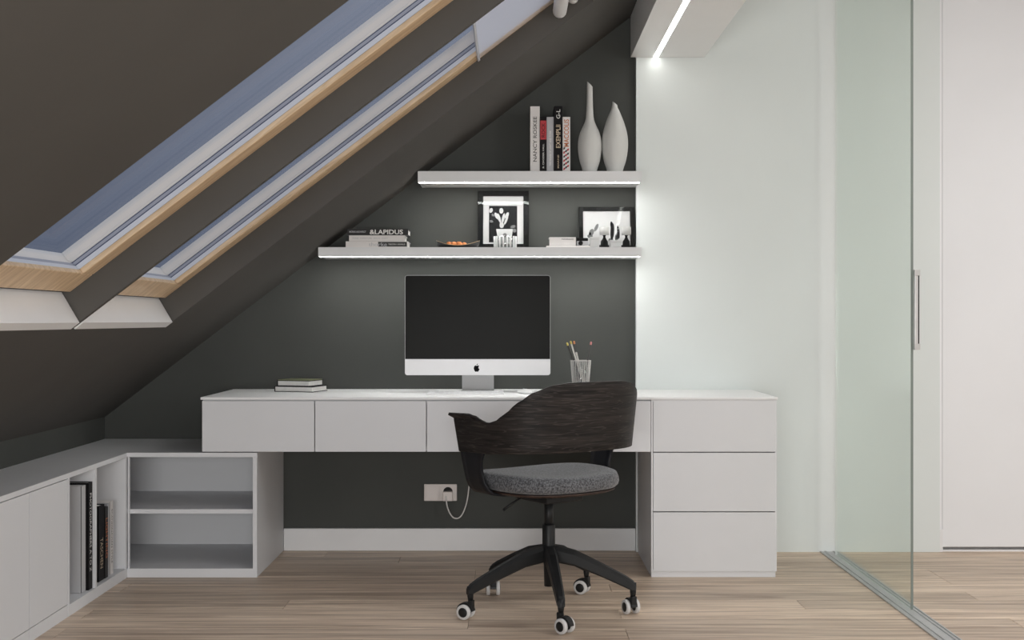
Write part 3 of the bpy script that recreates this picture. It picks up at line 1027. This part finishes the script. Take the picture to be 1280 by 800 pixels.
f1 = frame('tall black frame with white flowers photograph on the lower shelf', -0.159, 0.078, 0.278, 0.025, 5.555)
S = 0.0037
# local print coordinates: x from the frame's centre, z from the shelf; px centre 629, py 308 = 0


def lp(px, py, c=629.0):
    return ((px - c) * S, (308 - py) * S)


pr = MB()
for pts in ([(611, 252), (646.5, 252), (646.5, 299), (611, 299)],):
    pr.prism([lp(*p) for p in pts], 'y', 0.0052, 0.0059, M['photo_black'])
pr.build('photograph', None, f1)


def ellipse(cx_, cy_, rx, ry, ang=0, n=14):
    a = math.radians(ang)
    return [(cx_ + rx * math.cos(t_) * math.cos(a) - ry * math.sin(t_) * math.sin(a), cy_ + rx * math.cos(t_) * math.sin(a) + ry * math.sin(t_) * math.cos(a)) for t_ in [2 * math.pi * i / n for i in range(n)]]


for (x_, y_, rx, ry, an) in ((626.5, 258.5, 2.6, 3.6, 0), (620.5, 265, 2.0, 4.6, -25), (623.8, 268, 1.7, 6.5, -18), (629, 268, 1.7, 6.5, 12), (633.5, 264.5, 2.0, 4.4, 25), (632.5, 271, 1.4, 6.0, 22), (613.5, 258, 2.2, 3.2, 20), (627, 277, 2.8, 3.8, 0)):
    MB().prism([lp(*p) for p in ellipse(x_, y_, rx, ry, an)], 'y', 0.0045, 0.0051).build('printed_petal', M['photo_white'], f1)
fp = MB()
fp.prism([lp(*p) for p in [(620, 282), (641, 282), (639, 299), (623, 299)]], 'y', 0.0046, 0.0051)
fp.build('printed_pot', M['photo_white'], f1)
gp = MB()
gp.prism([lp(*p) for p in ellipse(631, 290, 2.6, 2.8)], 'y', 0.0040, 0.0045)
for (x_, y_, rx, ry, an) in ((614, 272, 2.4, 1.6, 20), (641, 279, 3.5, 2.0, -20), (643, 284, 2.5, 2.5, 0), (616, 264, 2, 1.4, 40)):
    MB().prism([lp(*p) for p in ellipse(x_, y_, rx, ry, an)], 'y', 0.0047, 0.0051).build('printed_shadow', M['photo_grey'], f1)
gp.build('printed_shadow', M['photo_grey'], f1)

f2 = frame('wide black frame with a pale misty photograph on the lower shelf', 0.311, 0.5695, 0.202, 0.020, 5.560)
lp2 = lambda px, py: lp(px, py, 759.0)
for (x_, y_, rx, ry, an) in ((740, 286, 3.0, 4.5, 20), (746, 280, 2.0, 5.5, 25), (738, 291, 3.5, 2.5, 0), (764, 296, 3.0, 2.6, 0)):
    MB().prism([lp2(*p) for p in ellipse(x_, y_, rx, ry, an)], 'y', 0.0052, 0.0059).build('printed_shadow', M['photo_grey'], f2)
for (x_, y_, rx, ry, an) in ((766, 285, 2.4, 11, 4), (773.5, 286, 1.8, 9, -4), (765, 276, 1.6, 4, 0), (738, 288, 1.4, 2.0, 0), (771, 293, 2.0, 4.5, 0)):
    MB().prism([lp2(*p) for p in ellipse(x_, y_, rx, ry, an)], 'y', 0.0046, 0.0051).build('printed_figure', M['photo_black'], f2)

# ribbed glass tumbler before the first frame
tb = thing('glass_tumbler', 'small ribbed glass tumbler standing before the tall black frame', 'glass', ((631.5 - 640) * 0.003635, 5.455, ZS2))
MB().lathe([(0, 0.0005), (0.044, 0.0005), (0.047, 0.004), (0.048, 0.052), (0.045, 0.052), (0.044, 0.006), (0, 0.006)], seg=30).build('vessel', M['cup_glass'], tb)
for k in range(18):
    a = 2 * math.pi * k / 18
    MB().tube([(0.049 * math.cos(a), 0.049 * math.sin(a), 0.003), (0.050 * math.cos(a), 0.050 * math.sin(a), 0.052)], 0.0038, 6).build('rib', M['white_plastic'], tb)

# boat-shaped dish with dried fruit
dish = thing('boat_dish', 'shallow black boat shaped dish with gold lining on the lower shelf', 'dish', (-0.246, 5.47, ZS2))
NU, NV = 28, 8


def rim(u):
    return 0.009 + 0.024 * abs(u) ** 2.0


def half(u):
    return 0.052 * max(0.0, 1 - abs(u) ** 2.6) ** 0.6 + 0.002


dm = MB()
ringv = []
for i in range(NU + 1):
    u = -1 + 2 * i / NU
    h_, zr = half(u), rim(u)
    ringv.append([dm.bm.verts.new(p) for p in ((u * 0.100, -h_, zr), (u * 0.097, -h_ * 0.9, zr * 0.45), (u * 0.086, -h_ * 0.6, 0.0006), (u * 0.086, h_ * 0.6, 0.0006), (u * 0.097, h_ * 0.9, zr * 0.45), (u * 0.100, h_, zr))])
for a_, c_ in zip(ringv, ringv[1:]):
    for q in range(5):
        f_ = dm.bm.faces.new((a_[q], a_[q + 1], c_[q + 1], c_[q]))
        f_.smooth = True
dm.bm.faces.new(ringv[0])
dm.bm.faces.new(ringv[-1][::-1])
bmesh.ops.recalc_face_normals(dm.bm, faces=dm.bm.faces[:])
dm.build('outer_shell', M['bowl_out'], dish)
dm = MB()
vv = []
for i in range(NU + 1):
    u = -1 + 2 * i / NU
    vv.append([dm.bm.verts.new((u * 0.100, half(u) * (-1 + 2 * j / NV), rim(u) + 0.0004 - 0.006 * (1 - (-1 + 2 * j / NV) ** 2) * (1 - u * u))) for j in range(NV + 1)])
for i in range(NU):
    for j in range(NV):
        f_ = dm.bm.faces.new((vv[i][j], vv[i + 1][j], vv[i + 1][j + 1], vv[i][j + 1]))
        f_.smooth = True
o = dm.build('lining', M['bowl_in'], dish)
md = o.modifiers.new('thickness', 'SOLIDIFY')
md.thickness = 0.0016
md.offset = 1.0
fruit_spots = [(-0.040, -0.012, 'left end'), (-0.018, -0.020, 'front left'), (0.006, -0.018, 'front right'), (0.028, -0.010, 'right end'), (-0.025, 0.016, 'back left'), (0.000, 0.012, 'back middle'), (0.022, 0.018, 'back right')]
for i, (fx, fy, where) in enumerate(fruit_spots):
    fm = MB()
    r_ = 0.0115 + 0.0015 * ((i * 7) % 3)
    bmesh.ops.create_icosphere(fm.bm, subdivisions=2, radius=r_)
    for v in fm.bm.verts:
        v.co *= 1 + 0.14 * math.sin(v.co.x * 500 + i) * math.cos(v.co.y * 420 + i * 2)
        v.co.z *= 0.82
    for f_ in fm.bm.faces:
        f_.smooth = True
    zz = rim(fx / 0.1) + 0.0022 - 0.006 * (1 - (fy / half(fx / 0.1)) ** 2) * (1 - (fx / 0.1) ** 2) + r_ * 0.80
    tag(fm.build('dried_fruit', M['orange'], loc=(-0.246 + fx, 5.47 + fy, ZS2 + zz)), 'orange dried fruit at the %s of the heap in the black dish' % where, 'fruit', 'dried fruit in the black dish')

# small things on the right of the lower shelf
K5 = 5.45 / 1500
sx5 = lambda p: (p - 640) * K5
g = 'small books right of the tall frame'
book_flat('thin white booklet lying at the bottom of the pile on the lower shelf', sx5(683), sx5(737), 5.43, 0.12, ZS2, 0.0085, M['cover_white'], g)
book_flat('thick white book with small dark print on top of the thin booklet', sx5(686.5), sx5(719.5), 5.432, 0.11, ZS2 + 0.0088, 0.0385, M['cover_white'], g, [('NORDIC', -0.004, 0.055, 0.026, 0.006, M['ink_grey'])])
cm = thing('camera', 'small black and grey camera lying on the booklet before the wide frame', 'camera', (sx5(728.4), 5.46, ZS2 + 0.0088))
MB().box(-0.027, 0.027, -0.016, 0.016, 0.0004, 0.022, None, 0.003).build('body', M['cover_grey'], cm)
MB().box(-0.027, 0.024, -0.016, 0.016, 0.0222, 0.036, None, 0.003).build('top_plate', M['black'], cm)
MB().lathe([(0, 0), (0.010, 0), (0.010, 0.012), (0.007, 0.014), (0, 0.012)], seg=20).build('lens', M['black'], cm, loc=(-0.010, -0.016, 0.012), rot=(math.pi / 2, 0, 0))
wb = thing('white_box', 'small upright white box left of the candle holders', 'box', (sx5(743.4), 5.47, ZS2))
MB().box(-0.021, 0.021, -0.018, 0.018, 0.0005, 0.040, None, 0.001).build('body', M['white_small'], wb)
MB().box(-0.0215, 0.0215, -0.0185, 0.0185, 0.0402, 0.050, None, 0.001).build('lid', M['white_small'], wb)
wb = thing('white_box', 'low white box between the two candle holders', 'box', (sx5(769.4), 5.47, ZS2))
MB().box(-0.026, 0.026, -0.022, 0.022, 0.0005, 0.026, None, 0.001).build('body', M['white_small'], wb)
MB().box(-0.0265, 0.0265, -0.0225, 0.0225, 0.0262, 0.035, None, 0.001).build('lid', M['white_small'], wb)
for px, lab in ((755.5, 'left black candle holder with a white cup before the wide frame'), (783, 'right black candle holder with a white cup at the shelf end')):
    ch = thing('candle_holder', lab, 'candle holder', (sx5(px), 5.455, ZS2), group='candle holders on the lower shelf')
    MB().lathe([(0, 0.0005), (0.018, 0.0005), (0.018, 0.006), (0.016, 0.030), (0.009, 0.040), (0.005, 0.050), (0.008, 0.058), (0, 0.058)], seg=24).build('stem', M['black'], ch)
    MB().lathe([(0, 0.0585), (0.019, 0.0585), (0.0215, 0.062), (0.0215, 0.094), (0.018, 0.094), (0.018, 0.066), (0, 0.066)], seg=24).build('cup', M['white_small'], ch)

# ------------------------------------------------------------------ swivel chair
TH_ = math.radians(36)
ch = thing('swivel_chair', 'dark veneer swivel chair with grey wool seat on a black five star base', 'chair', (0.136, 4.45, 0))
up = empty('seat_turn', (0, 0, 0))
bpy.data.objects.remove(up)
RZ = (0, 0, TH_)

W_, B_, ARM = 0.315, 0.265, 0.125
TOP = [(0, .862), (18, .861), (30, .852), (42, .828), (53, .793), (63, .752), (71, .726), (78, .7165), (84, .724), (91, .738), (100, .742), (140, .739)]
BOT = [(0, .616), (55, .612), (80, .606), (140, .602)]


def plan(s, extra):
    """s in degrees; beyond 90 the shell runs straight forward"""
    sg = 1 if s >= 0 else -1
    a = abs(s)
    w, b__ = W_ + extra, B_ + extra
    if a <= 90:
        r_ = math.radians(a)
        return sg * w * (math.sin(r_) ** 0.92), -b__ * (max(0.0, math.cos(r_)) ** 0.92)
    return sg * (w + (a - 90) / 50 * 0.004), (a - 90) / 50 * ARM


sh = MB()
NS, NT = 84, 10
cols = []
for i in range(NS + 1):
    s = -140 + 280 * i / NS
    zt, zb = lerp_table(TOP, abs(s)), lerp_table(BOT, abs(s))
    colv = []
    for j in range(NT + 1):
        t_ = j / NT
        z = zb + (zt - zb) * t_
        ex = (z - 0.61) * 0.10
        if abs(s) > 90 and j == NT:
            ex += 0.012
        if abs(s) > 112 and j == NT:
            ex += 0.012
        x, y = plan(s, ex)
        # front end of the arm slants: the top reaches further forward
        if abs(s) > 90:
            y += (abs(s) - 90) / 50 * (t_ - 0.5) * 0.02
        colv.append(sh.bm.verts.new((x, y, z)))
    cols.append(colv)
for i in range(NS):
    for j in range(NT):
        f_ = sh.bm.faces.new((cols[i][j], cols[i + 1][j], cols[i + 1][j + 1], cols[i][j + 1]))
        f_.smooth = True
o = sh.build('backrest', M['veneer'], ch, rot=RZ)
md = o.modifiers.new('thickness', 'SOLIDIFY')
md.thickness = 0.011
md.offset = 0.0
bv = o.modifiers.new('edge', 'BEVEL')
bv.width = 0.002
bv.segments = 2
bv.limit_method = 'ANGLE'

# two curved side brackets joining the shell to the seat
for sg in (-1, 1):
    bk_ = MB()
    path = []
    for (x, z, y0_, y1_) in ((W_ + 0.001, 0.640, -0.036, 0.124), (W_ - 0.001, 0.606, -0.028, 0.122), (W_ - 0.005, 0.575, -0.006, 0.116), (W_ - 0.012, 0.535, 0.000, 0.112), (W_ - 0.021, 0.495, -0.004, 0.110), (W_ - 0.034, 0.468, -0.012, 0.108), (W_ - 0.055, 0.451, -0.016, 0.106), (W_ - 0.09, 0.445, -0.022, 0.106), (0.10, 0.443, -0.03, 0.10)):
        path.append((x, z, y0_, y1_))
    prev = None
    ring_in = []
    for (x, z, ya, yb) in path:
        ring_in.append([bk_.bm.verts.new((sg * x, ya + (yb - ya) * q / 4, z)) for q in range(5)])
    for a_, c_ in zip(ring_in, ring_in[1:]):
        for q in range(4):
            f_ = bk_.bm.faces.new((a_[q], a_[q + 1], c_[q + 1], c_[q]))
            f_.smooth = True
    bmesh.ops.recalc_face_normals(bk_.bm, faces=bk_.bm.faces[:])
    o = bk_.build('bracket', M['veneer_side'], ch, rot=RZ)
    md = o.modifiers.new('thickness', 'SOLIDIFY')
    md.thickness = 0.009
    md.offset = -1.0 if sg > 0 else -1.0

# upholstered seat


def pad(prof, r, n=2.6, seg=64, shift=0.0):
    m = MB()
    rings = []
    for (k_, z) in prof:
        ring = []
        for i in range(seg):
            a = 2 * math.pi * i / seg
            c_, s_ = math.cos(a), math.sin(a)
            q = (abs(c_) ** n + abs(s_) ** n) ** (-1 / n)
            x, y = r * k_ * q * c_, r * k_ * q * s_ * 0.98
            front = max(0.0, y / r)
            zz = z - 0.012 * front ** 2 * min(1, k_ * 1.5)
            zz += 0.010 * (abs(x) / r) ** 2 * (1 if z > 0.5 else 0)
            ring.append(m.bm.verts.new((x, y + shift, zz)))
        rings.append(ring)
    for a_, b__ in zip(rings, rings[1:]):
        for i in range(seg):
            f_ = m.bm.faces.new((a_[i], a_[(i + 1) % seg], b__[(i + 1) % seg], b__[i]))
            f_.smooth = True
    m.bm.faces.new(rings[0][::-1])
    m.bm.faces.new(rings[-1])
    return m


pad([(0.86, 0.461), (0.95, 0.4655), (0.985, 0.474), (1.0, 0.487), (0.993, 0.500), (0.965, 0.511), (0.91, 0.517), (0.80, 0.5185), (0.6, 0.5165), (0.35, 0.515), (0.1, 0.515)], 0.252, shift=0.015).build('seat', M['wool'], ch, rot=RZ)
pad([(0.80, 0.4475), (0.90, 0.450), (0.955, 0.456), (0.962, 0.4612)], 0.248, shift=0.015).build('seat_shell', M['underseat'], ch, rot=RZ)
MB().box(-0.085, 0.085, -0.10, 0.10, 0.412, 0.438, None, 0.006).build('tilt_mechanism', M['black_metal'], ch, rot=RZ)
MB().tube([wpt(657, 619, 4.40) - Vector((0.136, 4.45, 0)), wpt(645, 626, 4.38) - Vector((0.136, 4.45, 0)), wpt(629, 637.5, 4.36) - Vector((0.136, 4.45, 0))], [0.0035, 0.0035, 0.005], 10).build('lever', M['black_metal'], ch)
MB().lathe([(0, 0.30), (0.0165, 0.30), (0.0165, 0.412), (0, 0.412)], seg=24).build('gas_piston', M['black_metal'], ch)
MB().lathe([(0, 0.092), (0.0165, 0.092), (0.0185, 0.17), (0.024, 0.205), (0.0235, 0.318), (0.021, 0.322), (0, 0.322)], seg=28).build('column', M['black_metal'], ch)
MB().lathe([(0.0255, 0.186), (0.034, 0.186), (0.037, 0.200), (0.036, 0.232), (0.029, 0.244), (0.0245, 0.244)], seg=28).build('hub', M['black_metal'], ch)

R5 = 0.318
for kk, trail in zip(range(5), (-45, 112, 156, 92, 156)):
    ang = math.radians(-84 + 72 * kk)
    lg_ = MB()
    # tapered arm, section changes along its length
    secs = [(0.030, 0.214, 0.0235, 0.030), (0.10, 0.200, 0.021, 0.0275), (0.20, 0.160, 0.018, 0.0235), (0.285, 0.122, 0.0155, 0.0205), (0.312, 0.108, 0.0145, 0.018), (0.324, 0.101, 0.013, 0.012)]
    rings = []
    for (r_, z, hw, hh) in secs:
        pts = []
        for (cx_, cz_) in ((-1, -0.75), (-0.75, -1), (0.75, -1), (1, -0.75), (1, 0.5), (0.55, 1), (-0.55, 1), (-1, 0.5)):
            pts.append(lg_.bm.verts.new((r_, cx_ * hw, z + cz_ * hh)))
        rings.append(pts)
    for a_, b__ in zip(rings, rings[1:]):
        for q in range(8):
            lg_.bm.faces.new((a_[q], a_[(q + 1) % 8], b__[(q + 1) % 8], b__[q]))
    lg_.bm.faces.new(rings[0])
    lg_.bm.faces.new(rings[-1])
    lg_.lathe([(0, 0.068), (0.009, 0.068), (0.0115, 0.085), (0.0125, 0.118), (0, 0.119)], (R5 - 0.005, 0, 0), 14)
    bmesh.ops.recalc_face_normals(lg_.bm, faces=lg_.bm.faces[:])
    leg = lg_.build('base_leg', M['black_metal'], ch, rot=(0, 0, ang))
    # caster: hood over twin wheels, axle along local y after turning by trail
    ta = math.radians(trail) - ang
    co_ = Vector((R5 - 0.005, 0, 0))
    off_ = Matrix.Rotation(ta, 3, 'Z') @ Vector((0.018, 0, 0))
    cpos = co_ + off_
    hood = MB()
    pts = [(0.033 * math.cos(math.radians(a)), 0.0275 + 0.033 * math.sin(math.radians(a))) for a in range(5, 181, 14)]
    pts += [(0.0205 * math.cos(math.radians(a)), 0.0275 + 0.0205 * math.sin(math.radians(a))) for a in range(180, 4, -14)]
    hood.prism(pts, 'y', -0.0115, 0.0115)
    hood.box(-0.031, -0.012, -0.010, 0.010, 0.040, 0.070, None, 0.003)
    hood.build('caster_hood', M['black_metal'], leg, loc=cpos, rot=(0, 0, ta))
    wh = MB()
    for sd in (-1, 1):
        y0_ = sd * 0.0125
        y1_ = sd * 0.0265
        t0 = MB()
        prof_t = [(0.017, 0.0), (0.0255, 0.0), (0.0272, 0.003), (0.0272, 0.011), (0.0250, 0.014), (0.0175, 0.014)]
        prof_h = [(0, 0.0005), (0.0175, 0.0005), (0.0175, 0.0135), (0.010, 0.0155), (0, 0.0155)]
        n0 = len(wh.bm.verts)
        wh.lathe(prof_t, (0, 0, 0), 24, M['tyre'])
        wh.lathe(prof_h, (0, 0, 0), 24, M['black_metal'])
        wh.bm.verts.ensure_lookup_table()
        for v in wh.bm.verts[n0:]:
            x, y, z = v.co
            v.co = Vector((x, y0_ + sd * z, 0.0275 + y))
        t0.bm.free()
    bmesh.ops.recalc_face_normals(wh.bm, faces=wh.bm.faces[:])
    wh.build('caster_wheel', None, leg, loc=cpos, rot=(0, 0, ta))
